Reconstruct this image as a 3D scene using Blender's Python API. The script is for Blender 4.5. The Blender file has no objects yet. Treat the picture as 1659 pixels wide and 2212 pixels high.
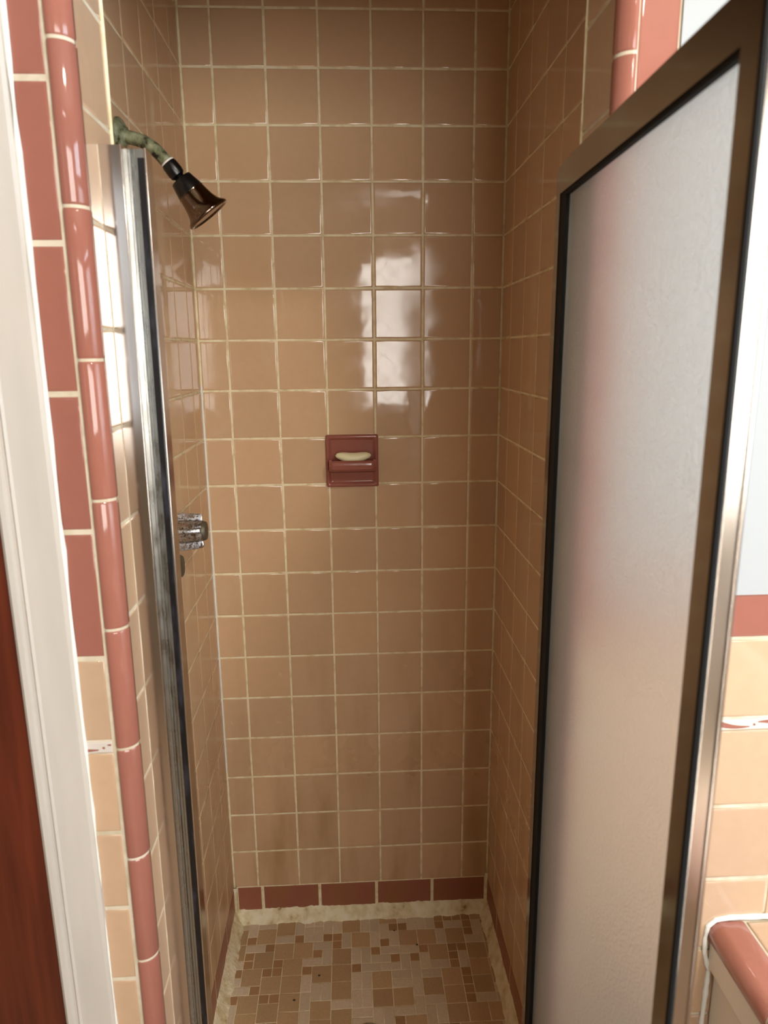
import bpy, bmesh, math, random
from mathutils import Vector, Matrix, noise
random.seed(7)
C = bpy.context.scene.collection
Z0 = 0.105            # floor of the shower pan lies this far under the measuring level
P = 0.11              # pitch of the square tiles
T = 0.154             # pitch of the long trim tiles
SW = 0.686            # inner width of the shower
FY = -0.86            # face of the bathroom wall that holds the shower opening

# ------------------------------------------------------------------ materials
def srgb(r, g, b):
    f = lambda c: (c/255/12.92) if c/255 <= .04045 else ((c/255+.055)/1.055)**2.4
    return (f(r), f(g), f(b), 1)

def mat(name, col, rough=.4, metal=0, **k):
    m = bpy.data.materials.new(name); m.use_nodes = True
    b = m.node_tree.nodes['Principled BSDF']
    b.inputs['Base Color'].default_value = col
    b.inputs['Roughness'].default_value = rough
    b.inputs['Metallic'].default_value = metal
    for a, v in k.items(): b.inputs[a].default_value = v
    return m

def nd(m, t, **k):
    n = m.node_tree.nodes.new(t)
    for a, v in k.items(): setattr(n, a, v)
    return n

def lk(m, a, b): m.node_tree.links.new(a, b)
def bsdf(m): return m.node_tree.nodes['Principled BSDF']

def coords(m, scale=1, stretch=None):
    tc = nd(m, 'ShaderNodeTexCoord'); mp = nd(m, 'ShaderNodeMapping')
    mp.inputs['Scale'].default_value = stretch or (scale, scale, scale)
    lk(m, tc.outputs['Object'], mp.inputs['Vector'])
    return mp.outputs['Vector']

def noise_node(m, scale, detail=3, stretch=None):
    n = nd(m, 'ShaderNodeTexNoise'); n.inputs['Scale'].default_value = scale
    n.inputs['Detail'].default_value = detail
    lk(m, coords(m, 1, stretch), n.inputs['Vector'])
    return n.outputs['Fac']

def ramp(m, fac, stops):
    r = nd(m, 'ShaderNodeValToRGB'); e = r.color_ramp.elements
    e[0].position, e[0].color = stops[0]; e[1].position, e[1].color = stops[-1]
    for p, c in stops[1:-1]:
        x = e.new(p); x.color = c
    lk(m, fac, r.inputs['Fac'])
    return r.outputs['Color']

def mixc(m, fac, a, b, mode='MIX'):
    x = nd(m, 'ShaderNodeMix', data_type='RGBA', blend_type=mode)
    if isinstance(fac, (int, float)): x.inputs[0].default_value = fac
    else: lk(m, fac, x.inputs[0])
    for s, v in ((6, a), (7, b)):
        if isinstance(v, tuple): x.inputs[s].default_value = v
        else: lk(m, v, x.inputs[s])
    return x.outputs[2]

def bump(m, h, strength=.1, dist=.001):
    b = nd(m, 'ShaderNodeBump'); b.inputs['Strength'].default_value = strength
    b.inputs['Distance'].default_value = dist
    lk(m, h, b.inputs['Height']); lk(m, b.outputs['Normal'], bsdf(m).inputs['Normal'])

def g(v): return (v, v, v, 1)

def glazed(name, col, scum=0.0, rough=.045, vary=.06):
    """glazed ceramic: per-tile shade from the mesh attribute, slight glaze waviness, scum low down"""
    m = mat(name, col, rough)
    at = nd(m, 'ShaderNodeAttribute', attribute_name='tint')
    lo = tuple(c*(1-vary) for c in col[:3])+(1,); hi = tuple(min(1, c*(1+vary)) for c in col[:3])+(1,)
    base = ramp(m, at.outputs['Fac'], [(0, lo), (1, (hi[0], hi[1]*.985, hi[2]*.95, 1))])
    speck = noise_node(m, 55, 3)
    base2 = mixc(m, .05, base, ramp(m, speck, [(.35, g(.25)), (.7, g(.9))]), 'MULTIPLY')
    if scum:
        st = noise_node(m, 5, 5, (2.6, 2.6, .55))
        tc = nd(m, 'ShaderNodeTexCoord'); sp = nd(m, 'ShaderNodeSeparateXYZ')
        lk(m, tc.outputs['Object'], sp.inputs[0])
        mr = nd(m, 'ShaderNodeMapRange'); mr.inputs[1].default_value = .95; mr.inputs[2].default_value = 0
        lk(m, sp.outputs['Z'], mr.inputs[0])
        ml = nd(m, 'ShaderNodeMath', operation='MULTIPLY')
        lk(m, ramp(m, st, [(.45, g(0)), (.72, g(1))]), ml.inputs[0]); lk(m, mr.outputs[0], ml.inputs[1])
        base2 = mixc(m, ml.outputs[0], base2, mixc(m, .55, base2, srgb(150, 112, 55)))
        r1 = nd(m, 'ShaderNodeMath', operation='MULTIPLY_ADD'); r1.inputs[1].default_value = .34; r1.inputs[2].default_value = rough
        lk(m, mr.outputs[0], r1.inputs[0])
        r2 = nd(m, 'ShaderNodeMath', operation='ADD')
        patch = ramp(m, noise_node(m, 9, 6), [(.46, g(0)), (.75, g(.16))])
        lk(m, r1.outputs[0], r2.inputs[0]); lk(m, patch, r2.inputs[1])
        lk(m, r2.outputs[0], bsdf(m).inputs['Roughness'])
    else:
        lk(m, ramp(m, noise_node(m, 12, 5), [(.4, g(rough)), (.8, g(rough+.07))]), bsdf(m).inputs['Roughness'])
    lk(m, base2, bsdf(m).inputs['Base Color'])
    bump(m, noise_node(m, 18, 1), .25, .0015)
    return m

SHOWER_LIFTED = srgb(212, 178, 144)
M_tile_lifted = glazed('shower_tile_lifted', SHOWER_LIFTED, scum=1)  # same tile as outside, base lightened to make up for weaker shower light
M_tile_dimmed = glazed('outer_tile_dimmed', srgb(198, 168, 142))  # same tile as the shower, base darkened to offset stronger room light
M_rust = glazed('rust_tile', srgb(160, 104, 92))
M_rust_base = glazed('rust_base_tile', srgb(158, 98, 80), scum=1)
M_grout = mat('grout_cream', srgb(222, 204, 160), .9)
lk(M_grout, ramp(M_grout, noise_node(M_grout, 40, 5), [(.25, srgb(205, 184, 138)), (.5, srgb(240, 228, 192)), (.8, srgb(250, 242, 216))]), bsdf(M_grout).inputs['Base Color'])
M_grout_w = mat('grout_white', srgb(236, 224, 200), .9)
lk(M_grout_w, ramp(M_grout_w, noise_node(M_grout_w, 40, 5), [(.25, srgb(188, 174, 146)), (.6, srgb(216, 206, 188))]), bsdf(M_grout_w).inputs['Base Color'])
M_caulk = mat('old_caulk', srgb(225, 210, 170), .6)
lk(M_caulk, ramp(M_caulk, noise_node(M_caulk, 38, 8), [(.24, srgb(140, 110, 62)), (.35, srgb(222, 204, 158)), (.55, srgb(246, 236, 204)), (.85, srgb(252, 246, 228))]), bsdf(M_caulk).inputs['Base Color'])
bump(M_caulk, noise_node(M_caulk, 130, 6), .9, .003)
M_caulk_w = mat('white_caulk', srgb(240, 240, 236), .5); bump(M_caulk_w, noise_node(M_caulk_w, 90, 4), .6, .002)

def painted(name, col, rough=.45, dirt=0.0):
    m = mat(name, col, rough)
    if dirt:
        c2 = tuple(c*(1-dirt) for c in col[:3])+(1,)
        lk(m, ramp(m, noise_node(m, 22, 6, (1, 1, .12)), [(.3, c2), (.6, col)]), bsdf(m).inputs['Base Color'])
    bump(m, noise_node(m, 60, 3, (1, 1, .2)), .25, .001)
    return m
M_paint = painted('white_wall_paint', srgb(168, 172, 176), .6)
M_trim = painted('white_trim_paint', srgb(200, 194, 188), .35, .12)
M_ceiling = painted('ceiling_paint', srgb(196, 182, 158), .8)
M_far = painted('room_wall_paint', srgb(150, 136, 116), .7)
M_cab = painted('greige_cabinet_paint', srgb(224, 212, 196), .4)

def wood():
    m = mat('mahogany_door', srgb(92, 34, 18), .38)
    lk(m, ramp(m, noise_node(m, 6, 8, (9, 9, .5)), [(.3, srgb(66, 22, 10)), (.55, srgb(92, 36, 18)), (.8, srgb(112, 48, 26))]), bsdf(m).inputs['Base Color'])
    bump(m, noise_node(m, 40, 5, (6, 6, .5)), .15, .001)
    return m
M_wood = wood()
M_floorbath = mat('bathroom_floor', srgb(176, 150, 124), .4)

def metal(name, col, r0, r1, scale=60, stretch=None, bs=.15):
    m = mat(name, col, r0, 1)
    lk(m, ramp(m, noise_node(m, scale, 5, stretch), [(.35, g(r0)), (.75, g(r1))]), bsdf(m).inputs['Roughness'])
    bump(m, noise_node(m, scale, 4, stretch), bs, .0006)
    return m
M_alu = metal('polished_aluminium', srgb(206, 198, 192), .12, .24, 25, (1, 1, .15), .03)
M_alu2 = metal('dull_aluminium', srgb(168, 170, 168), .22, .45, 140, (1, 1, .25), .25)
M_door = metal('door_frame_aluminium', srgb(138, 130, 118), .09, .15, 20, (1, 1, .1), .02)
M_door_edge = metal('door_edge_aluminium', srgb(210, 200, 192), .16, .3, 14, (1, 1, .4), .04)
M_black = mat('black_rubber', srgb(14, 14, 16), .35)
lk(M_black, ramp(M_black, noise_node(M_black, 90, 6, (1, 1, .25)), [(.5, srgb(12, 11, 15)), (.82, srgb(58, 58, 72))]), bsdf(M_black).inputs['Base Color'])
M_dkgrey = mat('grey_rubber', srgb(52, 60, 66), .4)
M_plastic = mat('black_plastic', srgb(6, 6, 7), .3)
M_rubber = mat('matt_black_rubber', srgb(8, 8, 9), .7, 0, **{'Specular IOR Level': .25})
M_chrome = metal('chrome', srgb(120, 104, 92), .04, .08, 10, None, .01)
M_pit = mat('pitted_chrome', srgb(150, 150, 156), .12, 1)
vo = nd(M_pit, 'ShaderNodeTexVoronoi'); vo.inputs['Scale'].default_value = 190; lk(M_pit, coords(M_pit), vo.inputs['Vector'])
lk(M_pit, ramp(M_pit, noise_node(M_pit, 330, 4), [(.33, srgb(70, 58, 52)), (.42, srgb(180, 182, 188)), (.7, srgb(226, 232, 244))]), bsdf(M_pit).inputs['Base Color'])
lk(M_pit, ramp(M_pit, noise_node(M_pit, 120, 5), [(.4, g(.45)), (.62, g(.12))]), bsdf(M_pit).inputs['Roughness'])
bump(M_pit, noise_node(M_pit, 300, 3), .2, .0003)
M_cap = mat('tarnished_cap', srgb(98, 92, 76), .5, .5)
M_pipe = mat('tarnished_pipe', srgb(120, 124, 96), .5, .25)
lk(M_pipe, ramp(M_pipe, noise_node(M_pipe, 75, 8), [(.36, srgb(26, 22, 14)), (.47, srgb(112, 116, 88)), (.7, srgb(156, 160, 132))]), bsdf(M_pipe).inputs['Base Color'])
bump(M_pipe, noise_node(M_pipe, 90, 6), .5, .0015)
M_soap = mat('cream_soap', srgb(246, 236, 196), .42, 0, **{'Subsurface Weight': .15})
M_white = mat('white_band', srgb(214, 206, 200), .25)

def glass():
    m = mat('frosted_glass', (.95, .95, .92, 1), .42, 0, **{'Transmission Weight': 1.0, 'IOR': 1.45})
    bump(m, noise_node(m, 420, 2, (1, 1, .8)), .8, .002)
    return m
M_glass = glass()
mosaic_cols = {'mosaic_brown': srgb(202, 170, 130), 'mosaic_grey': srgb(224, 206, 180), 'mosaic_dark': srgb(184, 144, 102)}
M_mosaic = []
for k, c in mosaic_cols.items():
    m = mat(k, c, .55)
    at = nd(m, 'ShaderNodeAttribute', attribute_name='tint')
    b_ = ramp(m, at.outputs['Fac'], [(0, tuple(x*.88 for x in c[:3])+(1,)), (1, tuple(min(1, x*1.1) for x in c[:3])+(1,))])
    lk(m, mixc(m, .22, b_, ramp(m, noise_node(m, 260, 3), [(.3, g(.35)), (.7, g(1))]), 'MULTIPLY'), bsdf(m).inputs['Base Color'])
    bump(m, noise_node(m, 150, 4), .4, .001)
    M_mosaic.append(m)

# ------------------------------------------------------------------ mesh helpers
def link(name, bm, mats, parent=None, smooth=False, kind=None, label=None):
    me = bpy.data.meshes.new(name)
    bmesh.ops.recalc_face_normals(bm, faces=bm.faces) 
    if smooth:
        for f in bm.faces: f.smooth = True
    bm.to_mesh(me); bm.free()
    for m in (mats if isinstance(mats, (list, tuple)) else [mats]): me.materials.append(m)
    o = bpy.data.objects.new(name, me); C.objects.link(o)
    if parent: o.parent = parent; o.matrix_parent_inverse = Matrix.Translation(-parent.location)
    if kind: o['kind'] = kind
    if label: o['label'] = label
    return o

def thing(name, label, cat, loc, group=None):
    o = bpy.data.objects.new(name, None); C.objects.link(o); o.location = loc
    o.empty_display_size = .02
    o['label'] = label; o['category'] = cat
    if group: o['group'] = group
    return o

def tag(o, label, cat, group=None):
    o['label'] = label; o['category'] = cat
    if group: o['group'] = group
    return o

def box(bm, x0, x1, y0, y1, z0, z1, mi=0, bev=0, seg=2, M=None):
    r = bmesh.ops.create_cube(bm, size=1)
    vs = r['verts']
    for v in vs:
        v.co = Vector(((x0+x1)/2+v.co.x*(x1-x0), (y0+y1)/2+v.co.y*(y1-y0), (z0+z1)/2+v.co.z*(z1-z0)))
        if M: v.co = M @ v.co
    fs = {f for v in vs for f in v.link_faces}
    for f in fs: f.material_index = mi
    if bev:
        es = {e for f in fs for e in f.edges}
        rr = bmesh.ops.bevel(bm, geom=list(es), offset=bev, segments=seg, affect='EDGES', profile=.5)
        for f in rr['faces']: f.material_index = mi; f.smooth = True

def quad(bm, pts, mi=0):
    f = bm.faces.new([bm.verts.new(p) for p in pts]); f.material_index = mi; return f

def pad(bm, o, u, v, n, a0, a1, b0, b1, mi=0, edge=.0035, drop=.0011, tilt=0.0, tl=None):
    """one glazed tile: a pillowed pad; a along u, b along v, top face at height 0 along n"""
    o, u, v, n = map(Vector, (o, u, v, n))
    w, h = a1-a0, b1-b0
    if w < .006 or h < .006: return
    edge = min(edge, w*.3, h*.3)
    ta, tb = random.gauss(0, tilt), random.gauss(0, tilt)
    rings = [(0, -.0035), (0, -drop), (edge*.25, -drop*.5), (edge*.6, -drop*.14), (edge, 0)]
    prev = None; tint = random.random()
    flip = (u.cross(v)).dot(n) < 0
    for ins, ht in rings:
        cur = []
        for (a, b) in ((a0+ins, b0+ins), (a1-ins, b0+ins), (a1-ins, b1-ins), (a0+ins, b1-ins)):
            hh = ht+ta*(a-(a0+a1)/2)+tb*(b-(b0+b1)/2)
            cur.append(bm.verts.new(o+u*a+v*b+n*hh))
        if prev:
            for i in range(4):
                q = [prev[i], prev[(i+1) % 4], cur[(i+1) % 4], cur[i]]
                if flip: q.reverse()
                f = bm.faces.new(q); f.material_index = mi; f.smooth = True
                if tl: f[tl] = tint
        prev = cur
    q = prev[::-1] if flip else prev
    f = bm.faces.new(q); f.material_index = mi
    if tl: f[tl] = tint


class TB:
    """a tiled surface under construction"""
    def __init__(s): s.bm = bmesh.new(); s.tl = s.bm.faces.layers.float.new('tint')
    def pad(s, *a, **k): pad(s.bm, *a, tl=s.tl, **k)
    def done(s, name, mats, kind='structure', parent=None):
        me = bpy.data.meshes.new(name); s.bm.to_mesh(me); s.bm.free()
        for m in mats: me.materials.append(m)
        o = bpy.data.objects.new(name, me); C.objects.link(o)
        if kind: o['kind'] = kind
        if parent: o.parent = parent; o.matrix_parent_inverse = Matrix.Translation(-parent.location)
        return o

def slab(bm, x0, x1, y0, y1, z0, z1, mi=0): box(bm, x0, x1, y0, y1, z0, z1, mi)

GR = .0018   # half a grout joint
def cuts(a, b, first, pitch):
    """joint positions between a and b for a grid through `first`"""
    k = math.floor((a-first)/pitch)-1; out = [a]
    while True:
        p = first+k*pitch; k += 1
        if p <= a+1e-4: continue
        if p >= b-1e-4: break
        out.append(p)
    out.append(b); return out

# row joints measured on the back wall deviate slightly from a perfect grid: give each its own small offset
ROW = {19: .0003, 18: .0006, 17: .001, 16: .0005, 15: .0009, 14: -.0001, 13: -.0012, 12: -.0028, 11: -.0026, 10: -.0026, 9: -.0014, 8: .0008, 7: .003, 6: .0033, 5: .003, 4: .0012, 3: -.0001, 2: -.0011, 1: -.0021, 0: -.0019}
def rowz(k): return k*P + ROW.get(k, 0.0)
TOP = 2.42
def rows():
    return [rowz(k) for k in range(0, 23)]

def wall_tiles(tb, o, u, v, n, us, vs, mi=0, **k):
    for i in range(len(us)-1):
        for j in range(len(vs)-1):
            tb.pad(o, u, v, n, us[i]+GR, us[i+1]-GR, vs[j]+GR, vs[j+1]-GR, mi, **k)

X, Y, Z = Vector((1, 0, 0)), Vector((0, 1, 0)), Vector((0, 0, 1))
ZB = -.105
# back wall ---------------------------------------------------------------
tb = TB()
slab(tb.bm, -.08, SW+.08, .0008, .09, ZB, TOP, 1)
ux = cuts(0, SW, .065, P)
DISH = (.2785, .4010, 1.0915, 1.2140)
for i in range(len(ux)-1):
    for j in range(22):
        a0, a1, b0, b1 = ux[i], ux[i+1], rowz(j), rowz(j+1)
        if i == 3 and j == 10: continue                        # the soap dish sits here
        tb.pad((0, 0, 0), X, Z, -Y, a0+GR+(.001 if i == 0 else 0), a1-GR-(.001 if i == len(ux)-2 else 0), b0+GR, b1-GR, 0, tilt=.002)

bx = [.006, .0755, .2291, .3831, .5349, SW-.004]
for i in range(5):
    tb.pad((0, 0, 0), X, Z, -Y, bx[i]+.0035, bx[i+1]-.0035, -.074, -.0025, 2)
wall_back = tb.done('wall_back', [M_tile_lifted, M_grout, M_rust_base])

# side walls ----------------------------------------------------------------
def side(name, x, n, outer):
    tb = TB()
    if n.x > 0: slab(tb.bm, -.08, -.001, -.75, .0, ZB, TOP, 1)
    else: slab(tb.bm, SW+.001, SW+.08, -.75, .0, ZB, TOP, 1)
    us = [-v for v in cuts(0, .745, .088, P)][::-1]
    vs = rows()
    wall_tiles(tb, (x, 0, 0), Y, Z, n, us, vs, 0, tilt=.0022)
    bs = [-v for v in cuts(0, .745, .125, T)][::-1]
    for i in range(len(bs)-1):
        tb.pad((x, 0, 0), Y, Z, n, bs[i]+.002, bs[i+1]-.002, -.074, -.0025, 2)
    return tb.done(name, [M_tile_lifted, M_grout, M_rust_base])
wall_left = side('wall_left', 0, X, 0)
wall_right = side('wall_right', SW, -X, 0)

# shower pan: mosaic of squares and oblongs --------------------------------
U = .0248
nx, ny = 29, 33
occ = [[0]*ny for _ in range(nx)]
tb = TB()
slab(tb.bm, -.08, SW+.08, -.76, .0, ZB-.04, ZB-.0012, 0)
rnd = random.Random(11)
def fit(i, j, w, h):
    return i+w <= nx and j+h <= ny and all(not occ[i+a][j+b] for a in range(w) for b in range(h))
for j in range(ny):
    for i in range(nx):
        if occ[i][j]: continue
        opts = []
        if fit(i, j, 2, 2): opts += [(2, 2)]*5
        if fit(i, j, 2, 1): opts += [(2, 1)]*3
        if fit(i, j, 1, 2): opts += [(1, 2)]*3
        opts += [(1, 1)]*(4 if opts else 1)
        w, h = rnd.choice(opts)
        for a in range(w):
            for b in range(h): occ[i+a][j+b] = 1
        mi = {4: 1, 2: 2, 1: 3}[w*h]
        x0 = -.01+i*U; y0 = -.78+j*U
        g_ = .0011
        tb.pad((0, 0, ZB), X, Y, Z, max(x0+g_, .001), min(x0+w*U-g_, SW-.001), max(y0+g_, -.75), min(y0+h*U-g_, -.001), mi, edge=.001, drop=.0005, tilt=.01)
floor_shower = tb.done('floor', [M_grout]+M_mosaic)

# lumpy caulk fillet round the pan -----------------------------------------
def fillet(name, pts, d_in, wv, wh, seedv):
    """pts along the foot of a wall, d_in horizontal direction into the pan, wv height, wh width"""
    bm = bmesh.new(); N = 120; K = 7; grid = []
    a, b = Vector(pts[0]), Vector(pts[1]); d = Vector(d_in)
    for i in range(N+1):
        t = i/N; p = a.lerp(b, t); row = []
        q = p*34+Vector((seedv, 0, 0))
        jag = noise.noise(q)*.006+noise.noise(q*3.1)*.004
        jag2 = noise.noise(q+Vector((9, 9, 9)))*.005+noise.noise(q*2.7)*.003
        V, H = wv+jag, wh+jag2
        for k in range(K+1):
            s = k/K
            h = V*(1-s)**1.5; w = H*s**1.15
            bumpy = noise.noise(p*150+Vector((s*6, seedv, 0)))*.0016*math.sin(math.pi*s)
            c = p+d*(w+.0008+bumpy)+Z*(h+.0012+bumpy)
            if k == K: c.z = p.z-.002
            if k == 0: c = p-d*.003+Z*V
            row.append(bm.verts.new(c))
        grid.append(row)
    for i in range(N):
        for k in range(K): bm.faces.new((grid[i][k], grid[i+1][k], grid[i+1][k+1], grid[i][k+1]))
    return link(name, bm, M_caulk, smooth=True, kind='structure')
fillet('trim_1', ((0, 0, ZB), (SW, 0, ZB)), -Y, .036, .020, 1.0)
fillet('trim_2', ((0, 0, ZB), (0, -.75, ZB)), X, .040, .024, 5.0)
fillet('trim_3', ((SW, 0, ZB), (SW, -.75, ZB)), -X, .040, .021, 9.0)
def bead(name, a, b, r, m, kind='structure', seed=0, wob=.0012):
    bm = bmesh.new(); a, b = Vector(a), Vector(b); N = 60; prev = None
    d = (b-a).normalized(); s = d.orthogonal().normalized(); t = d.cross(s)
    for i in range(N+1):
        p = a.lerp(b, i/N); rr = r+noise.noise(p*60+Vector((seed, 0, 0)))*wob
        cur = [bm.verts.new(p+(s*math.cos(w)+t*math.sin(w))*rr) for w in [k*math.pi/4 for k in range(8)]]
        if prev:
            for k in range(8): bm.faces.new((prev[k], prev[(k+1) % 8], cur[(k+1) % 8], cur[k]))
        prev = cur
    return link(name, bm, m, smooth=True, kind=kind)
bead('trim_4', (.001, -.001, -.09), (.001, -.001, .002), .0075, M_caulk, seed=3)
bead('trim_5', (SW-.001, -.001, -.09), (SW-.001, -.001, .012), .0048, M_caulk, seed=6)
bead('trim_6', (.0005, -.0005, .35), (.0005, -.0005, 1.33), .0022, M_caulk_w, seed=8, wob=.002)

# wall with the shower opening ----------------------------------------------
LX, RX = .0665, .6135          # faces of the two jambs
HB = 1.89                      # underside of the head of the opening
TF = 1.112                     # top of the wainscot cap
def lean(o, k, zc=1.15):
    for v in o.data.vertices: v.co.x += k*(v.co.z-zc)
JAMBROWS = [rowz(k)-.0 for k in range(0, 19)]
def jamb_ys(): return (-.845, -.7505)

# left part: jamb reveal, flat trim strip, beige strip below
tb = TB()
slab(tb.bm, -.02, LX-.001, -.8432, -.7515, ZB, 2.40, 1)
slab(tb.bm, -.02, .0455, -.859, -.8430, ZB, 2.40, 1)
slab(tb.bm, -.052, .0, -.8585, -.7515, ZB, 2.40, 1)
for k in range(-1, 22):
    tb.pad((LX, 0, 0), Y, Z, X, -.8445, -.7525, k*P+GR, (k+1)*P-GR, 0, edge=.003, tilt=.002)
tops = [1.0535+T*i for i in range(10)]
for i in range(9):
    tb.pad((0, FY, 0), X, Z, -Y, .0075, .0395, tops[i]+.003, min(tops[i+1], 2.40)-.003, 2, edge=.003)
for a, b in ((.9475, 1.0505), (.8215, .929), (.711, .816), (.601, .706), (.49, .596), (.38, .486), (.27, .376), (.16, .266), (.05, .156), (-.06, .046)):
    tb.pad((0, FY, 0), X, Z, -Y, .006, .0385, a, b, 0, edge=.003)
wfl = tb.done('wall_front_left', [M_tile_dimmed, M_grout_w, M_rust])
lean(wfl, .0035)

# right part: jamb, trim strip, wainscot, painted wall above
XR = 2.2
tb = TB()
slab(tb.bm, RX+.001, RX+.09, -.8432, -.7515, ZB, 2.40, 1)
slab(tb.bm, RX+.0165, RX+.09, -.859, -.8430, ZB, 2.40, 1)
slab(tb.bm, RX+.05, XR, -.8575, -.78, -.12, TF-.004, 1)
for k in range(-1, 22):
    tb.pad((RX, 0, 0), Y, Z, -X, -.8445, -.7525, k*P+GR, (k+1)*P-GR, 0, edge=.003, tilt=.002)
tr = [1.0535+T*i-.048 for i in range(10)]
for i in range(9):
    lo = max(tr[i], 1.0535)
    tb.pad((0, FY, 0), X, Z, -Y, .6335, .6745, lo+.003, min(tr[i+1], 2.40)-.003, 2, edge=.003)
xs = [.6765]+[.884+P*i for i in range(-1, 12)]
xs = [.6335, .664]+[.884+P*i for i in range(-1, 12)]
for j, (a, b) in enumerate(((.9475, 1.0535), (.8215, .930), (.711, .818), (.601, .7075), (.49, .5975), (.38, .487), (.27, .377), (.16, .267), (.05, .157), (-.06, .047))):
    for i in range(len(xs)-1):
        tb.pad((0, FY, 0), X, Z, -Y, xs[i]+.0018, xs[i+1]-.0018, a+.0015, b-.0015, 0, edge=.003, tilt=.002)
cx = [.6775]+[.957+T*i for i in range(9)]
for i in range(9):
    tb.pad((0, FY, 0), X, Z, -Y, cx[i]+.0015, cx[i+1]-.0015, 1.0572, TF-.0005, 2, edge=.003)
wfr = tb.done('wall_front_right', [M_tile_dimmed, M_grout_w, M_rust])
bm = bmesh.new(); box(bm, .6765, XR, -.862, -.78, TF, 2.42)
link('wall_front_plaster', bm, M_paint, kind='structure')

# head of the opening
bm = bmesh.new(); box(bm, LX-.002, RX+.002, -.8445, -.7515, HB, 2.418); link('wall_front_head', bm, M_tile_dimmed, kind='structure')

# rounded corner trim on both sides of the opening
def bullnose(name, x_flat, x_in, sgn, first, k):
    """runs up the outer corner of a jamb; sgn +1 = jamb face looks towards +x"""
    tb = TB(); bm = tb.bm
    R_ = .0185
    prof = [(x_flat, FY-.0012), (x_flat+sgn*.0012, FY-.0026)]
    cxx, cyy = x_in-sgn*R_, FY-.0030+R_
    for i in range(9):
        a = math.radians(90*i/8)
        prof.append((cxx+sgn*R_*math.sin(a), cyy-R_*math.cos(a)))
    prof.append((x_in-sgn*.0008, -.8455))
    z = first
    while z-T > 2.39: z -= T
    while z > -.1:
        z1, z0 = min(z, 2.40)-.0015, max(z-T, -.11)+.0015
        tint = random.random()
        secs = [(z0, .0012), (z0+.0015, .0004), (z0+.003, 0), (z1-.003, 0), (z1-.0015, .0004), (z1, .0012)]
        grid = []
        for (zz, ins) in secs:
            row = []
            for (px, py) in prof:
                dx, dy = px-cxx, py-(cyy+.004); L = math.hypot(dx, dy) or 1
                row.append(bm.verts.new((px-dx/L*ins, py-dy/L*ins, zz)))
            grid.append(row)
        for i in range(len(grid)-1):
            for j in range(len(prof)-1):
                q = [grid[i][j], grid[i][j+1], grid[i+1][j+1], grid[i+1][j]]
                if sgn < 0: q.reverse()
                f = bm.faces.new(q); f.smooth = True; f.material_index = 0; f[tb.tl] = tint
        z -= T
    # grout core just under the glaze
    N = len(prof); core = []
    for zz in (-.11, 2.40):
        cr = []
        for (px, py) in prof:
            dx, dy = px-cxx, py-(cyy+.004); L = math.hypot(dx, dy)
            cr.append(bm.verts.new((px-dx/L*.0011, py-dy/L*.0011, zz)))
        core.append(cr)
    for j in range(N-1):
        q = [core[0][j], core[0][j+1], core[1][j+1], core[1][j]]
        if sgn < 0: q.reverse()
        f = bm.faces.new(q); f.material_index = 1; f.smooth = True
    o = tb.done(name, [M_rust, M_grout_w])
    if k: lean(o, k)
    return o
bullnose('trim_7', .0435, LX+.001, 1, 1.7052+T*5, .0035)
bullnose('trim_8', .6305, RX-.001, -1, 1.697+T*5, 0)

# decorated liner strips ------------------------------------------------------
def liner(name, x0, x1, phase, k):
    bm = bmesh.new(); y = FY-.0012
    box(bm, x0, x1, y, -.855, .9315, .9455, 0, .0008)
    def blade(xa, xb, fat_right):
        n = 14; up, lo = [], []
        for i in range(n+1):
            t = i/n; s = t if fat_right else 1-t
            c = (.9385+.0026*math.sin(t*math.pi*(1 if fat_right else 1))*(1 if fat_right else -1)-(t-.5)*.006*(1 if fat_right else 1)+(0))
            w = .0007+.0037*s**.9
            xx = xa+(xb-xa)*t
            up.append((xx, c+w)); lo.append((xx, c-w))
        for i in range(n):
            pts = [lo[i], lo[i+1], up[i+1], up[i]]
            if pts[0][0] < x0 or pts[1][0] > x1: continue
            quad(bm, [(p[0], y-.0002, p[1]) for p in pts], 1)
    x = phase-.095*8
    while x < x1:
        blade(x+.004, x+.036, True)
        cxm = x+.0405
        if x0 < cxm-.003 and cxm+.003 < x1:
            quad(bm, [(cxm-.0030, y-.0002, .9350), (cxm-.0006, y-.0002, .9365), (cxm+.0030, y-.0002, .9410), (cxm+.0006, y-.0002, .9398)], 1)
        blade(x+.0455, x+.0885, False)
        cd = x+.0945
        if x0 < cd-.002 and cd+.002 < x1:
            vs = [bm.verts.new((cd+.0017*math.cos(a), y-.0002, .938+.0017*math.sin(a))) for a in [i*math.pi/5 for i in range(10)]]
            f = bm.faces.new(vs); f.material_index = 1
        x += .095

    o = link(name, bm, [M_white, M_rust], kind='structure')
    if k: lean(o, k)
    return o
liner('trim_9', .0065, .0385, .0285-.0945, .0035)
liner('trim_10', .6345, XR, .8375-.0945, 0)

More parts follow.
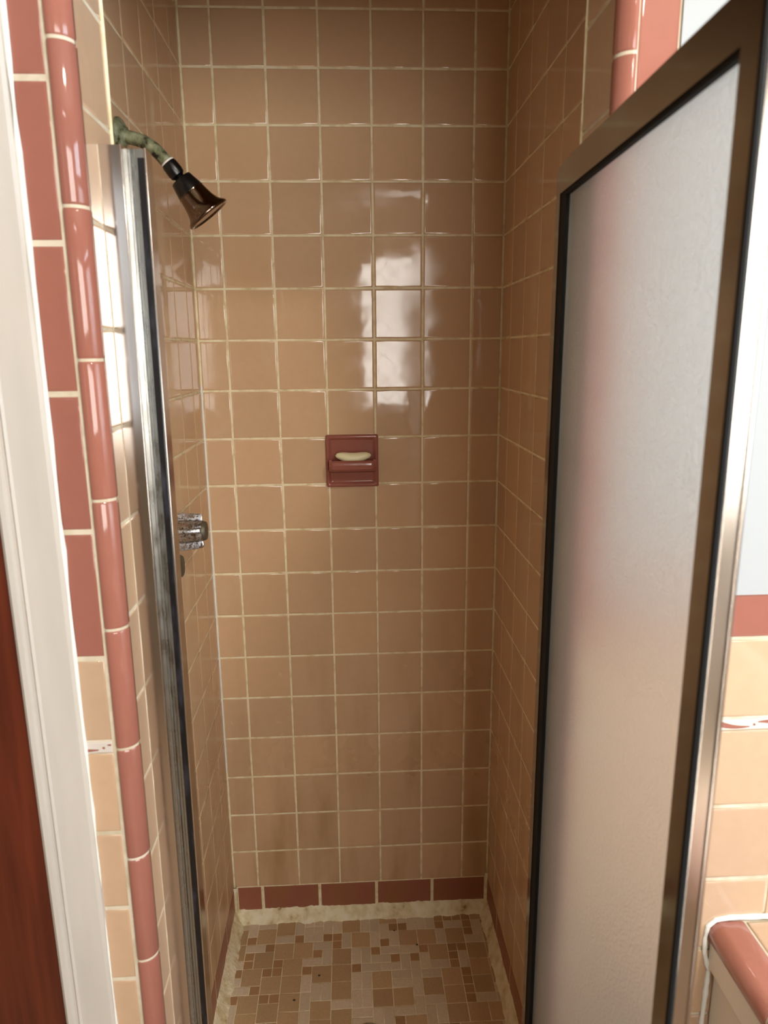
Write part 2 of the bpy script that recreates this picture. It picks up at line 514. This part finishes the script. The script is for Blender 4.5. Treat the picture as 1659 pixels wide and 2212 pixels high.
# door casing (white moulding) and the dark door beside it --------------------
bm = bmesh.new()
prof = [(.0065, -.8585), (.0062, -.8665), (.003, -.8700), (-.0325, -.8745), (-.0350, -.8770), (-.0375, -.8745), (-.0405, -.8750), (-.0425, -.8790), (-.0480, -.8800), (-.0515, -.8775), (-.0525, -.8720), (-.0525, -.8560)]
for i in range(len(prof)):
    pass
N = 70; rowsv = []
for j in range(N+1):
    zz = -.12+2.52*j/N
    rowsv.append([bm.verts.new((px+(noise.noise(Vector((px*50, zz*9, 3)))*.0014 if ii < 2 else 0), py, zz)) for ii, (px, py) in enumerate(prof)])
for j in range(N):
    for i in range(len(prof)-1): bm.faces.new((rowsv[j][i], rowsv[j][i+1], rowsv[j+1][i+1], rowsv[j+1][i]))
o = link('trim_11', bm, M_trim, kind='structure')
bead('trim_12', (.0062, -.8625, -.1), (.0072, -.8625, 2.39), .0026, M_caulk_w, seed=21, wob=.0028); lean(bpy.data.objects['trim_12'], .0035)
bm = bmesh.new(); box(bm, -.84, -.053, -.872, -.835, -.115, 2.03, 0, .002)
box(bm, -.74, -.16, -.8735, -.86, .12, .95, 0, .004); box(bm, -.74, -.16, -.8735, -.86, 1.1, 1.92, 0, .004)
link('door_1', bm, M_wood, kind='structure')
bm = bmesh.new(); box(bm, -1.05, -.845, -.872, -.76, -.12, 2.42); box(bm, -.845, -.0535, -.872, -.76, 2.035, 2.42); link('wall_front_outer', bm, M_paint, kind='structure')

# threshold under the shower door
bm = bmesh.new(); box(bm, LX-.03, RX+.03, -.87, -.745, -.12, -.02, 0, .006); link('trim_13', bm, M_rust, kind='structure')

# bathroom shell ---------------------------------------------------------------
bm = bmesh.new(); box(bm, -1.1, XR+.1, -3.2, -.76, -.16, -.12); link('floor_bathroom', bm, M_floorbath, kind='structure')
bm = bmesh.new(); box(bm, -1.1, XR+.1, -3.2, .1, 2.42, 2.5); link('ceiling', bm, M_ceiling, kind='structure')
bm = bmesh.new(); box(bm, -1.15, -1.05, -3.2, -.76, -.12, 2.42); link('wall_far_left', bm, M_far, kind='structure')
YW = -3.0
def wall_with_holes(name, axis, c0, c1, a0, a1, holes, m):
    """wall slab with rectangular window openings; axis 'y' = faces along x"""
    bm = bmesh.new()
    al = sorted({a0, a1}|{h[i] for h in holes for i in (0, 1)}); zl = sorted({-.12, 2.42}|{h[i] for h in holes for i in (2, 3)})
    for i in range(len(al)-1):
        for j in range(len(zl)-1):
            ca, cz = (al[i]+al[i+1])/2, (zl[j]+zl[j+1])/2
            if any(h[0] < ca < h[1] and h[2] < cz < h[3] for h in holes): continue
            if axis == 'y': box(bm, al[i], al[i+1], c0, c1, zl[j], zl[j+1])
            else: box(bm, c0, c1, al[i], al[i+1], zl[j], zl[j+1])
    link(name, bm, m, kind='structure')
W1 = (.42, 1.80, 1.03, 1.97); W1b = (.42, 1.0, 2.31, 2.37); W2 = (-.66, -.44, 1.10, 2.08); W3 = (-2.35, -1.15, 1.0, 2.05)
wall_with_holes('wall_behind', 'y', YW-.1, YW, -1.1, XR+.1, [W1, W1b, W2], M_far)
wall_with_holes('wall_far_right', 'x', XR, XR+.1, YW, -.76, [W3], M_far)
def window(name, axis, w, c, lattice):
    """frame and leaded lattice of a window, built in the plane of the wall"""
    bm = bmesh.new(); a0, a1, z0, z1 = w; t = .022
    def b_(p0, p1, q0, q1, d=.03):
        if axis == 'y': box(bm, p0, p1, c-.05, c-.05+d, q0, q1)
        else: box(bm, c+.02, c+.02+d, p0, p1, q0, q1)
    b_(a0, a0+t, z0, z1); b_(a1-t, a1, z0, z1); b_(a0, a1, z0, z0+t); b_(a0, a1, z1-t, z1)
    if a1-a0 > .8: b_((a0+a1)/2-t/2, (a0+a1)/2+t/2, z0, z1)
    if lattice:
        s = .11; n = int((a1-a0+z1-z0)/s)+2
        for sg in (1, -1):
            for i in range(-n, n):
                pts = []
                st = i*s
                # line z = z0 + sg*(a-a0-st)*1.25 clipped to the opening
                for k in range(121):
                    a = a0+(a1-a0)*k/120; z = z0+sg*(a-a0-st)*1.25
                    if z0 <= z <= z1: pts.append((a, z))
                if len(pts) > 2:
                    (pa, pz), (qa, qz) = pts[0], pts[-1]; h = .0035
                    if axis == 'y': q = [(pa, c-.04, pz-h), (qa, c-.04, qz-h), (qa, c-.04, qz+h), (pa, c-.04, pz+h)]
                    else: q = [(c+.03, pa, pz-h), (c+.03, qa, qz-h), (c+.03, qa, qz+h), (c+.03, pa, pz+h)]
                    quad(bm, q)
    link(name, bm, M_trim if not lattice else M_trim, kind='structure')
window('window_1', 'y', W1, YW, True); window('window_2', 'y', W2, YW, True); window('window_3', 'x', W3, XR, False)

# ------------------------------------------------------------------ things
def lathe(bm, prof, origin, axis, n=40, mi=0, close0=True, close1=True, radfun=None):
    o, d = Vector(origin), Vector(axis).normalized()
    s = Vector((0, 1, 0)) if abs(d.y) < .9 else Vector((1, 0, 0))
    s = (s-d*s.dot(d)).normalized(); t = d.cross(s); rings = []
    for (l, r) in prof:
        rings.append([bm.verts.new(o+d*l+(s*math.cos(2*math.pi*k/n)+t*math.sin(2*math.pi*k/n))*(r if not radfun else radfun(r, 2*math.pi*k/n))) for k in range(n)])
    for i in range(len(rings)-1):
        for k in range(n):
            f = bm.faces.new((rings[i][k], rings[i][(k+1) % n], rings[i+1][(k+1) % n], rings[i+1][k])); f.smooth = True; f.material_index = mi
    if close0: f = bm.faces.new(rings[0][::-1]); f.material_index = mi
    if close1: f = bm.faces.new(rings[-1]); f.material_index = mi
    return rings

def sharp(o, ang=35):
    me = o.data
    bm = bmesh.new(); bm.from_mesh(me)
    for e in bm.edges:
        if len(e.link_faces) == 2 and e.calc_face_angle(0) > math.radians(ang): e.smooth = False
    bm.to_mesh(me); bm.free()

# -- shower head ----------------------------------------------------------------
AY = -.50
sh = thing('shower_fixture', 'black and chrome bell shower head on a tarnished bent pipe arm from the left wall', 'shower head', (0, -.485, 1.718))
bm = bmesh.new(); lathe(bm, [(0, .0245), (.003, .0245), (.007, .021), (.011, .0150), (.014, .0112)], (.0, -.485, 1.719), (1, -.03, -.08)); o = link('flange', bm, M_pipe, sh); sharp(o)
bm = bmesh.new()
ctl = [Vector(p) for p in ((.004, -.486, 1.7185), (.022, -.488, 1.7140), (.038, -.491, 1.7085), (.050, -.494, 1.7010), (.060, -.497, 1.6920), (.068, -.499, 1.6830), (.076, -.50, 1.6735))]
prev = None; n = 20
sm = []
for i in range(len(ctl)-1):
    p0 = ctl[max(i-1, 0)]; p1 = ctl[i]; p2 = ctl[i+1]; p3 = ctl[min(i+2, len(ctl)-1)]
    for k in range(4):
        t = k/4; sm.append(.5*((2*p1)+(-p0+p2)*t+(2*p0-5*p1+4*p2-p3)*t*t+(-p0+3*p1-3*p2+p3)*t**3))
sm.append(ctl[-1])
for i, p in enumerate(sm):
    d = (sm[min(i+1, len(sm)-1)]-sm[max(i-1, 0)]).normalized(); s = Vector((0, 1, 0)); s = (s-d*s.dot(d)).normalized(); t = d.cross(s)
    cur = [bm.verts.new(p+(s*math.cos(2*math.pi*k/n)+t*math.sin(2*math.pi*k/n))*.0096) for k in range(n)]
    if prev:
        for k in range(n): bm.faces.new((prev[k], prev[(k+1) % n], cur[(k+1) % n], cur[k]))
    prev = cur
link('arm', bm, M_pipe, sh, smooth=True)
AX = Vector((.0537, .0115, -.071)).normalized(); A0 = Vector((.0735, AY, 1.6780))
bm = bmesh.new(); lathe(bm, [(0, .0098), (.0005, .0108), (.0025, .0108), (.003, .010)], A0-AX*.0022, AX); link('thread_tape', bm, M_white, sh, label='white thread tape ring')
bm = bmesh.new(); lathe(bm, [(0, .0088), (.0006, .0106), (.005, .0118), (.016, .0122), (.0215, .0112), (.0235, .0085), (.0245, .0068), (.030, .0068)], A0, AX); o = link('swivel_collar', bm, M_plastic, sh); sharp(o)
bm = bmesh.new(); lathe(bm, [(.0245, .0075), (.0262, .0088), (.0270, .0125), (.0275, .0160), (.029, .0168), (.046, .0205), (.0495, .0212)], A0, AX); o = link('head_body', bm, M_plastic, sh); sharp(o)
bm = bmesh.new(); lathe(bm, [(.0490, .0214), (.0496, .0222), (.0506, .0222), (.0512, .0214), (.060, .0226), (.070, .0246), (.077, .0272), (.0815, .0302), (.0845, .0335), (.0865, .0350), (.0885, .0352), (.0900, .0342), (.0905, .0325), (.0888, .0300)], A0, AX, 56); o = link('bell', bm, M_chrome, sh, label='shiny chrome bell'); sharp(o, 50)
bm = bmesh.new(); lathe(bm, [(.0885, .0300), (.0880, .0200), (.0880, .0005)], A0, AX, 40); link('spray_face', bm, M_plastic, sh)

# -- tap handles ------------------------------------------------------------------
def handle(y, z, label, rot):
    t = thing('shower_tap_handle', label, 'tap handle', (0, y, z), 'pair of fluted tap handles on the left shower wall')
    ax = Vector((1, .02, .03)).normalized()
    bm = bmesh.new(); lathe(bm, [(.0, .020), (.002, .019), (.004, .014), (.009, .012)], (0, y, z), ax); o = link('escutcheon', bm, M_cap, t); sharp(o)
    def rf(r, a):
        c = math.cos(2*(a-rot)); lob = (abs(math.cos(2*(a-rot))) if True else 0)
        w = ((a-rot) % (math.pi/2)); w = min(w, math.pi/2-w)      # distance from nearest lobe centre
        s = 1/(1+math.exp((w-.17)*45))
        return r*(.62+.38*s*(.99+.03*math.cos(w*4)))
    bm = bmesh.new()
    lathe(bm, [(.004, .0250), (.0050, .0350), (.008, .0362), (.030, .0348), (.0475, .0325), (.0498, .0315), (.0504, .0295)], (0, y, z), ax, 128, radfun=rf)
    o = link('fluted_grip', bm, M_pit, t); sharp(o, 28)
    bm = bmesh.new(); lathe(bm, [(.044, .0195), (.0520, .0190), (.0535, .0185), (.0560, .0176), (.0572, .0165), (.0568, .0150)], (0, y, z), ax, 48)
    lathe(bm, [(.0566, .0152), (.0576, .0100), (.0580, .001)], (0, y, z), ax, 48, close0=False); o = link('end_cap', bm, M_cap, t); sharp(o)
    return t
handle(-.322, 1.0695, 'fluted pitted chrome shower tap handle fully seen beside the white corner', math.radians(-14))
handle(-.528, 1.0625, 'fluted shower tap handle nearer the door channel, mostly hidden behind it', math.radians(-14))

# -- soap dish ---------------------------------------------------------------------
M_dish = glazed('dish_glaze', srgb(158, 94, 82), rough=.08)
sd = thing('soap_dish', 'rust brown glazed ceramic soap dish set into the back wall', 'soap dish', (.34, 0, 1.1525))
bm = bmesh.new(); a0, a1, b0, b1 = DISH
rings = []
prof_ = [(0, .004), (0, -.0075), (.0012, -.0098), (.0035, -.0108), (.0070, -.0105), (.0090, -.0085), (.0110, -.0065), (.014, -.0060)]
def rrect(x0, x1, z0, z1, r, n=5):
    out = []
    for (cx_, cz_, s) in ((x1-r, z1-r, 0), (x0+r, z1-r, 90), (x0+r, z0+r, 180), (x1-r, z0+r, 270)):
        for i in range(n+1):
            a = math.radians(s+90*i/n); out.append((cx_+r*math.cos(a), cz_+r*math.sin(a)))
    return out
for ins, y in prof_:
    rings.append([bm.verts.new((px, y, pz)) for px, pz in rrect(a0+ins, a1-ins, b0+ins, b1-ins, max(.0045-ins*.2, .002))])
for i in range(len(rings)-1):
    n = len(rings[i])
    for k in range(n):
        f = bm.faces.new((rings[i][k], rings[i][(k+1) % n], rings[i+1][(k+1) % n], rings[i+1][k])); f.smooth = True
bm.faces.new(rings[-1])
link('back_plate', bm, M_dish, sd)
# tray: a U shaped ledge with a raised rounded lip
bm = bmesh.new(); x0, x1 = .2865, .3935
sec = [(-.004, 1.1500), (-.030, 1.1480), (-.0415, 1.1500), (-.0445, 1.1565), (-.0475, 1.1592), (-.0510, 1.1580), (-.0530, 1.1530), (-.0528, 1.1420), (-.0500, 1.1360), (-.040, 1.1330), (-.022, 1.1300), (-.004, 1.1240)]
nseg = 24; gridv = []
for i in range(nseg+1):
    t = i/nseg; xx = x0+(x1-x0)*t; e = min(t, 1-t)*2
    k = 1 if e > .16 else math.sqrt(max(0, 1-((.16-e)/.16)**2))*.16+.84
    gridv.append([bm.verts.new((xx, yy*k, 1.146+(zz-1.146)*(.8+.2*k))) for yy, zz in sec])
for i in range(nseg):
    for j in range(len(sec)-1):
        f = bm.faces.new((gridv[i][j], gridv[i][j+1], gridv[i+1][j+1], gridv[i+1][j])); f.smooth = True
bm.faces.new(gridv[0]); bm.faces.new(gridv[-1])
for xa, xb in ((x0+.0003, x0+.0062), (x1-.0062, x1-.0003)):
    r = bmesh.ops.create_cube(bm, size=1)
    for v in r['verts']:
        v.co = Vector(((xa+xb)/2+v.co.x*(xb-xa), -.027+v.co.y*.044, 1.1525+v.co.z*.013+(v.co.y*-.006 if v.co.z > 0 else 0)))
o = link('tray', bm, M_dish, sd); sharp(o, 60)
bm = bmesh.new(); n = 32; m_ = 16; prev = None
for i in range(n+1):
    t = i/n; xx = .3005+.083*t; e = math.sin(math.pi*t)**.42 if 0 < t < 1 else .02
    zc = 1.1638+.0030*math.cos((t-.5)*2*math.pi)*-1+.0015
    cur = [bm.verts.new((xx, -.0275+.0165*e*math.cos(2*math.pi*k/m_), zc+.0128*e*math.sin(2*math.pi*k/m_))) for k in range(m_)]
    if prev:
        for k in range(m_): bm.faces.new((prev[k], prev[(k+1) % m_], cur[(k+1) % m_], cur[k]))
    else: bm.faces.new(cur)
    prev = cur
bm.faces.new(prev)
so = link('soap_bar', bm, M_soap, smooth=True); tag(so, 'worn cream soap bar lying in the rust soap dish', 'soap')

# -- drain ---------------------------------------------------------------------------
dr = thing('floor_drain', 'round metal floor drain at the bottom edge of the mosaic floor', 'drain', (.349, -.366, ZB))
bm = bmesh.new(); lathe(bm, [(-.004, .042), (.0012, .042), (.0026, .0405), (.0026, .037), (.0012, .0355), (.0008, .0355)], (.349, -.366, ZB), Z, 48, close0=False, close1=False); o = link('rim', bm, M_alu2, dr); sharp(o)
bm = bmesh.new(); R_ = .0352
lathe(bm, [(-.003, R_), (.0010, R_)], (.349, -.366, ZB), Z, 48, close0=False)
for i in range(-2, 3):
    w = math.sqrt(max(0, .028**2-(i*.010)**2)); box(bm, .349-w, .349+w, -.366+i*.010-.0022, -.366+i*.010+.0022, ZB+.0009, ZB+.0012, 1)
link('grate', bm, [M_alu2, M_black], dr)

# -- strike channel on the left jamb ------------------------------------------------
ch = thing('strike_channel', 'aluminium door channel with black magnetic strip fixed to the left jamb', 'door channel', (LX, -.80, -.02))
CT = 1.6235; CB = -.02
CX, RY = .0915, -.790
bm = bmesh.new()
box(bm, LX+.0004, CX, -.8050, -.8035, CB, CT)                 # leg facing the room
box(bm, CX-.0013, CX+.0002, -.8058, -.7880, CB, CT+.0006, 0, .0004)
link('channel_leg', bm, M_alu, ch)
bm = bmesh.new()
sec = [(.0917, 0), (.0936, 0), (.0940, .0016), (.0956, .0016), (.0960, 0), (.0972, -.0004), (.0977, .0014), (.0989, .0014), (.0994, -.0004), (.1008, -.0004), (.1012, .0012), (.1022, .0012), (.1026, 0), (.1122, .0002)]
v0 = [[bm.verts.new((xx, RY+dy, zz)) for xx, dy in sec] for zz in (CB, CT-.0005)]
for j in range(len(sec)-1): bm.faces.new((v0[0][j], v0[0][j+1], v0[1][j+1], v0[1][j]))
link('ribbed_face', bm, M_alu2, ch, label='ribbed corroded inner face')
bm = bmesh.new(); box(bm, .1042, .1122, RY-.0010, RY+.0030, CB, CT-.0095, 0, .0008); link('magnetic_strip', bm, M_black, ch)
bm = bmesh.new(); box(bm, .1123, .1143, RY-.0022, -.766, CB, CT, 0, .0005); box(bm, CX, .1123, -.7680, -.7665, CB, CT-.001); link('channel_lip', bm, M_alu, ch)
bead('trim_14', (LX+.0002, -.8058, -.02), (LX+.0002, -.8058, CT), .0004, M_grout_w, seed=31, wob=.0004); lean(bpy.data.objects['trim_14'], .0035)
for o in ch.children: lean(o, .0055, 1.40)
bead('trim_16', (LX+.0002, -.7512, -.1), (LX+.0002, -.7512, HB), .0021, M_grout, seed=41, wob=.0006); lean(bpy.data.objects['trim_16'], .0035)
bead('trim_17', (RX-.0002, -.7512, -.1), (RX-.0002, -.7512, HB), .0016, M_grout, seed=45, wob=.0006)
# hinge channel on the right jamb
hc = thing('hinge_channel', 'aluminium hinge channel on the right jamb behind the open door', 'door channel', (RX, -.79, -.02))
bm = bmesh.new(); box(bm, RX-.010, RX-.0004, -.770, -.7505, CB, CT, 0, .001); link('channel_body', bm, M_alu, hc)

# -- shower door ----------------------------------------------------------------------
H = Vector((.58, -.78, 0)); ang = math.radians(-1.75)
nn = Vector((math.cos(ang), math.sin(ang), 0)); uu = Vector((math.sin(ang), -math.cos(ang), 0))
DM = Matrix(((uu.x, nn.x, 0, H.x), (uu.y, nn.y, 0, H.y), (0, 0, 1, 0), (0, 0, 0, 1)))   # local (u, n, z)
sdoor = thing('shower_door', 'framed frosted glass shower door standing open on the right', 'shower door', (H.x, H.y, 0))
DT, DB, DW, TH = 1.6105, .0, .4365, .0150
def dbox(bm, u0, u1, n0, n1, z0, z1, mi=0, bev=0): box(bm, u0, u1, n0, n1, z0, z1, mi, bev, M=DM)
def dpoly(bm, pts, n0, n1):
    lo = [bm.verts.new(DM@Vector((u, n0, z))) for u, z in pts]; hi = [bm.verts.new(DM@Vector((u, n1, z))) for u, z in pts]
    bm.faces.new(lo); bm.faces.new(hi[::-1]); k = len(pts)
    for i in range(k): bm.faces.new((lo[i], hi[i], hi[(i+1) % k], lo[(i+1) % k]))
bm = bmesh.new(); dpoly(bm, [(-.008, DB), (.0095, DB), (.0095, DT-.033), (-.008, DT-.007)], 0, TH); link('hinge_stile', bm, M_door, sdoor)
bm = bmesh.new(); dpoly(bm, [(-.008, DT-.007), (.0095, DT-.033), (.4135, DT-.033), (DW, DT), (.046, DT), (.043, DT-.0015), (.004, DT-.0025)], 0, TH); link('top_rail', bm, M_door, sdoor)
bm = bmesh.new(); dpoly(bm, [(.4135, DB), (DW, DB), (DW, DT), (.4135, DT-.033)], 0, TH); link('strike_stile', bm, M_door, sdoor)
bm = bmesh.new(); dbox(bm, .0095, .4135, 0, TH, DB, .035); link('bottom_rail', bm, M_door, sdoor)
bm = bmesh.new(); dbox(bm, DW, DW+.0030, .0002, .0024, DB, DT-.002, 0, .0004); link('edge_gasket', bm, M_rubber, sdoor)
bm = bmesh.new(); dbox(bm, DW, DW+.0026, .0025, .0040, DB, DT-.002, 0, .0006); link('magnet_insert', bm, M_dkgrey, sdoor)
bm = bmesh.new(); dbox(bm, DW, DW+.0026, .0043, .0150, DB, DT, 0, .0006); dbox(bm, DW, DW+.0040, .0151, .0170, DB, DT, 0, .0004); link('edge_cap', bm, M_door_edge, sdoor, label='polished outer edge of the door')
bm = bmesh.new()
dpoly(bm, [(.0097, .036), (.0300, .036), (.0300, DT-.0375), (.0097, DT-.0335)], .0012, .0062)
dpoly(bm, [(.0097, DT-.0335), (.4133, DT-.0335), (.4133, DT-.0375), (.0200, DT-.0375)], .0012, .0062)
dbox(bm, .4115, .4133, .0012, .0062, .036, DT-.034); dbox(bm, .01, .4133, .0012, .0062, .0352, .040)
link('glazing_gasket', bm, M_rubber, sdoor)
bm = bmesh.new(); dbox(bm, .0098, .4132, .0066, .0112, .0355, DT-.0335); link('glass_pane', bm, M_glass, sdoor)
bm = bmesh.new(); lathe(bm, [(0, .0022), (.0016, .0022), (.0022, .0012)], DM@Vector((.060, .006, DT)), Z, 14); link('screw', bm, M_chrome, sdoor)

# -- vanity ------------------------------------------------------------------------------
VX = .8065; VZ = .645; VY0, VY1 = FY, -1.95; VX1 = 1.36
ct = thing('tiled_countertop', 'beige tiled counter with rounded rust edge tiles above the cabinet at lower right', 'countertop', (1.08, -1.4, .61))
tb = TB()
slab(tb.bm, VX+.020, VX1, VY1, VY0-.0004, .6160, VZ-.002, 1)
slab(tb.bm, VX+.004, VX+.020, VY1, VY0-.0004, .6160, VZ-.019, 1)
yy = [VY0-.003]+[-.968-P*i for i in range(10)]
yy = [-.8635-P*i for i in range(11)]
for i in range(4):
    for j in range(9):
        tb.pad((0, 0, VZ), X, Y, Z, .8555+i*P+.0018, .8555+(i+1)*P-.0018, yy[j+1]+.0018, yy[j]-.0018, 0, edge=.003)
o = tb.done('counter_tiles', [M_tile_dimmed, M_grout_w], None, ct)
def edge_run(parent):
    """rounded trim tiles: profile in x-z, running along y"""
    tb = TB(); bm = tb.bm; R_ = .017
    prof = [(.8535, VZ-.0010), (.8515, VZ), (.838, VZ+.0006)]
    for i in range(10):
        a = math.radians(90*i/9); prof.append((VX+R_-R_*math.sin(a), VZ-R_+.0004+R_*math.cos(a)))
    prof += [(VX+.0004, .6185), (VX+.004, .6155)]
    y = VY0-.002
    while y > VY1:
        y1 = max(y-T if y < VY0-.01 else -.9985, VY1); tint = random.random(); grid = []
        for (t, ins) in ((y, .0012), (y-.0015, .0004), (y-.003, 0), (y1+.006, 0), (y1+.0045, .0004), (y1+.003, .0012)):
            grid.append([bm.verts.new((px+ins*(1 if px < .83 else 0), t, pz-ins*(1 if pz > .63 else 0))) for px, pz in prof])
        for i in range(5):
            for j in range(len(prof)-1):
                f = bm.faces.new((grid[i][j], grid[i][j+1], grid[i+1][j+1], grid[i+1][j])); f.smooth = True; f[tb.tl] = tint
        y = y1
    core = [[bm.verts.new((px+.0012*(1 if px < .825 else 0), t, pz-.0012)) for px, pz in prof] for t in (VY0-.001, VY1)]
    for j in range(len(prof)-1):
        f = bm.faces.new((core[0][j], core[0][j+1], core[1][j+1], core[1][j])); f.material_index = 1
    o = tb.done('edge_tiles', [M_rust, M_grout_w], None, parent); o['label'] = 'rounded rust edge tiles'
edge_run(ct)
cab = thing('vanity_cabinet', 'greige painted cabinet below the tiled counter at lower right', 'cabinet', (1.08, -1.4, -.12))
bm = bmesh.new(); box(bm, .8225, VX1, VY1+.01, VY0-.0006, -.12, .613, 0, .001); link('body', bm, M_cab, cab)
bm = bmesh.new(); box(bm, .8110, .8228, VY1+.01, VY0-.0010, .572, .6135, 0, .001); link('top_rail', bm, M_cab, cab)
bm = bmesh.new(); box(bm, .8205, .8224, VY1+.02, VY0-.0030, .0, .5695, 0, .001); link('side_panel', bm, M_cab, cab)
pts = [(1.30, .6485), (.895, .6485), (.835, .6495), (.8155, .6465), (.8060, .6375), (.8035, .6180), (.8050, .5950), (.8100, .5760), (.8135, .5660), (.8125, .5200), (.8100, .40), (.8110, -.10)]
bm = bmesh.new(); prev = None; path = []
for i in range(len(pts)-1):
    for k in range(16): path.append(Vector((pts[i][0]+(pts[i+1][0]-pts[i][0])*k/16, FY-.0010, pts[i][1]+(pts[i+1][1]-pts[i][1])*k/16)))
for i, p in enumerate(path[:-1]):
    d = (path[i+1]-p).normalized(); s = Vector((0, 1, 0)); t = d.cross(s); r = .0036+noise.noise(p*70)*.0014
    cur = [bm.verts.new(p+(s*math.cos(w)+t*math.sin(w))*r) for w in [k*math.pi/4 for k in range(8)]]
    if prev:
        for k in range(8): bm.faces.new((prev[k], prev[(k+1) % 8], cur[(k+1) % 8], cur[k]))
    prev = cur
link('trim_15', bm, M_caulk_w, smooth=True, kind='structure')

# small dark crumbs lying on the mosaic
for (x, y), lab in (((.4265, -.062), 'tiny dark crumb near the back edge of the mosaic floor'), ((.483, -.112), 'tiny dark crumb on the right half of the mosaic floor'), ((.175, -.255), 'tiny dark crumb on the left half, nearer the drain'), ((.232, -.19), 'tiny dark crumb left of the floor centre')):
    bm = bmesh.new(); bmesh.ops.create_icosphere(bm, subdivisions=1, radius=.0022)
    for v in bm.verts: v.co = Vector((v.co.x*1.5+random.uniform(-.0006, .0006), v.co.y*.8, v.co.z*.6)); v.co += Vector((x, y, ZB+.0016))
    o = link('crumb', bm, M_black, smooth=True); tag(o, lab, 'crumb', 'crumbs on the shower floor')

# ------------------------------------------------------------------ light
def area(name, loc, rot, sx, sy, power, col):
    l = bpy.data.lights.new(name, 'AREA'); l.shape = 'RECTANGLE'; l.size = sx; l.size_y = sy; l.energy = power; l.color = col
    o = bpy.data.objects.new(name, l); C.objects.link(o); o.location = loc; o.rotation_euler = rot; return o
def winlight(name, axis, w, c, per, col):
    a0, a1, z0, z1 = w; A = (a1-a0)*(z1-z0)
    if axis == 'y': area(name, ((a0+a1)/2, c-.09, (z0+z1)/2), (math.pi/2, 0, 0), a1-a0, z1-z0, per*A, col)
    else: area(name, (c+.09, (a0+a1)/2, (z0+z1)/2), (math.pi/2, 0, math.pi/2), a1-a0, z1-z0, per*A, col)
winlight('daylight_1', 'y', W1, YW, 41, (1, .97, .90))
winlight('daylight_2', 'y', W1b, YW, 60, (1, .97, .92))
winlight('daylight_3', 'y', W2, YW, 4, (.93, .97, 1))
winlight('daylight_4', 'x', W3, XR, 35, (.72, .87, 1))
lamp = thing('added_fill_lamp', 'unseen round fill lamp added at the bathroom ceiling', 'added fill lamp', (1.0, -2.0, 2.42))  # unseen lamp added to brighten the lower shower
bm = bmesh.new(); lathe(bm, [(0, .15), (.012, .15), (.03, .145), (.034, .14)], (1.0, -2.0, 2.42), -Z, 40); link('base', bm, M_trim, lamp)
la = area('fill_light', (1.0, -2.0, 2.380), (0, 0, 0), .26, .26, 24, (1, .93, .82)); la.data.shape = 'DISK'
w = bpy.data.worlds.new('World'); bpy.context.scene.world = w; w.use_nodes = True
w.node_tree.nodes['Background'].inputs[0].default_value = (.8, .88, 1, 1); w.node_tree.nodes['Background'].inputs[1].default_value = .3

# ------------------------------------------------------------------ camera
RM = [[0.9986095129697707, -0.05186416920412516, -0.009441851462657046], [-0.020749023833436995, -0.2220435684367023, -0.9748159476156764], [0.04846151685860098, 0.9736563878846866, -0.22281095061756312]]
cam = bpy.data.cameras.new('camera'); co = bpy.data.objects.new('camera', cam); C.objects.link(co)
r, d, f = (Vector(v) for v in RM)
m = Matrix((r, -d, -f)).transposed().to_4x4(); m.translation = Vector((.33117, -1.65006, 1.40456)); co.matrix_world = m
cam.sensor_fit = 'HORIZONTAL'; cam.sensor_width = 36; cam.lens = 1528.58*36/1659
cam.clip_start = .02
cam.dof.use_dof = True; cam.dof.focus_distance = 1.65; cam.dof.aperture_fstop = 9
bpy.context.scene.camera = co

# bring the shower floor up to height zero
bpy.context.view_layer.update()
for o in C.objects:
    if o.parent is None: o.location.z += Z0
sc = bpy.context.scene
sc.view_settings.view_transform = 'Standard'; sc.view_settings.look = 'None'; sc.view_settings.gamma = 1
sc.view_settings.use_curve_mapping = False; sc.view_settings.exposure = .06
sc.cycles.max_bounces = 10; sc.cycles.transmission_bounces = 8; sc.cycles.sample_clamp_indirect = 6
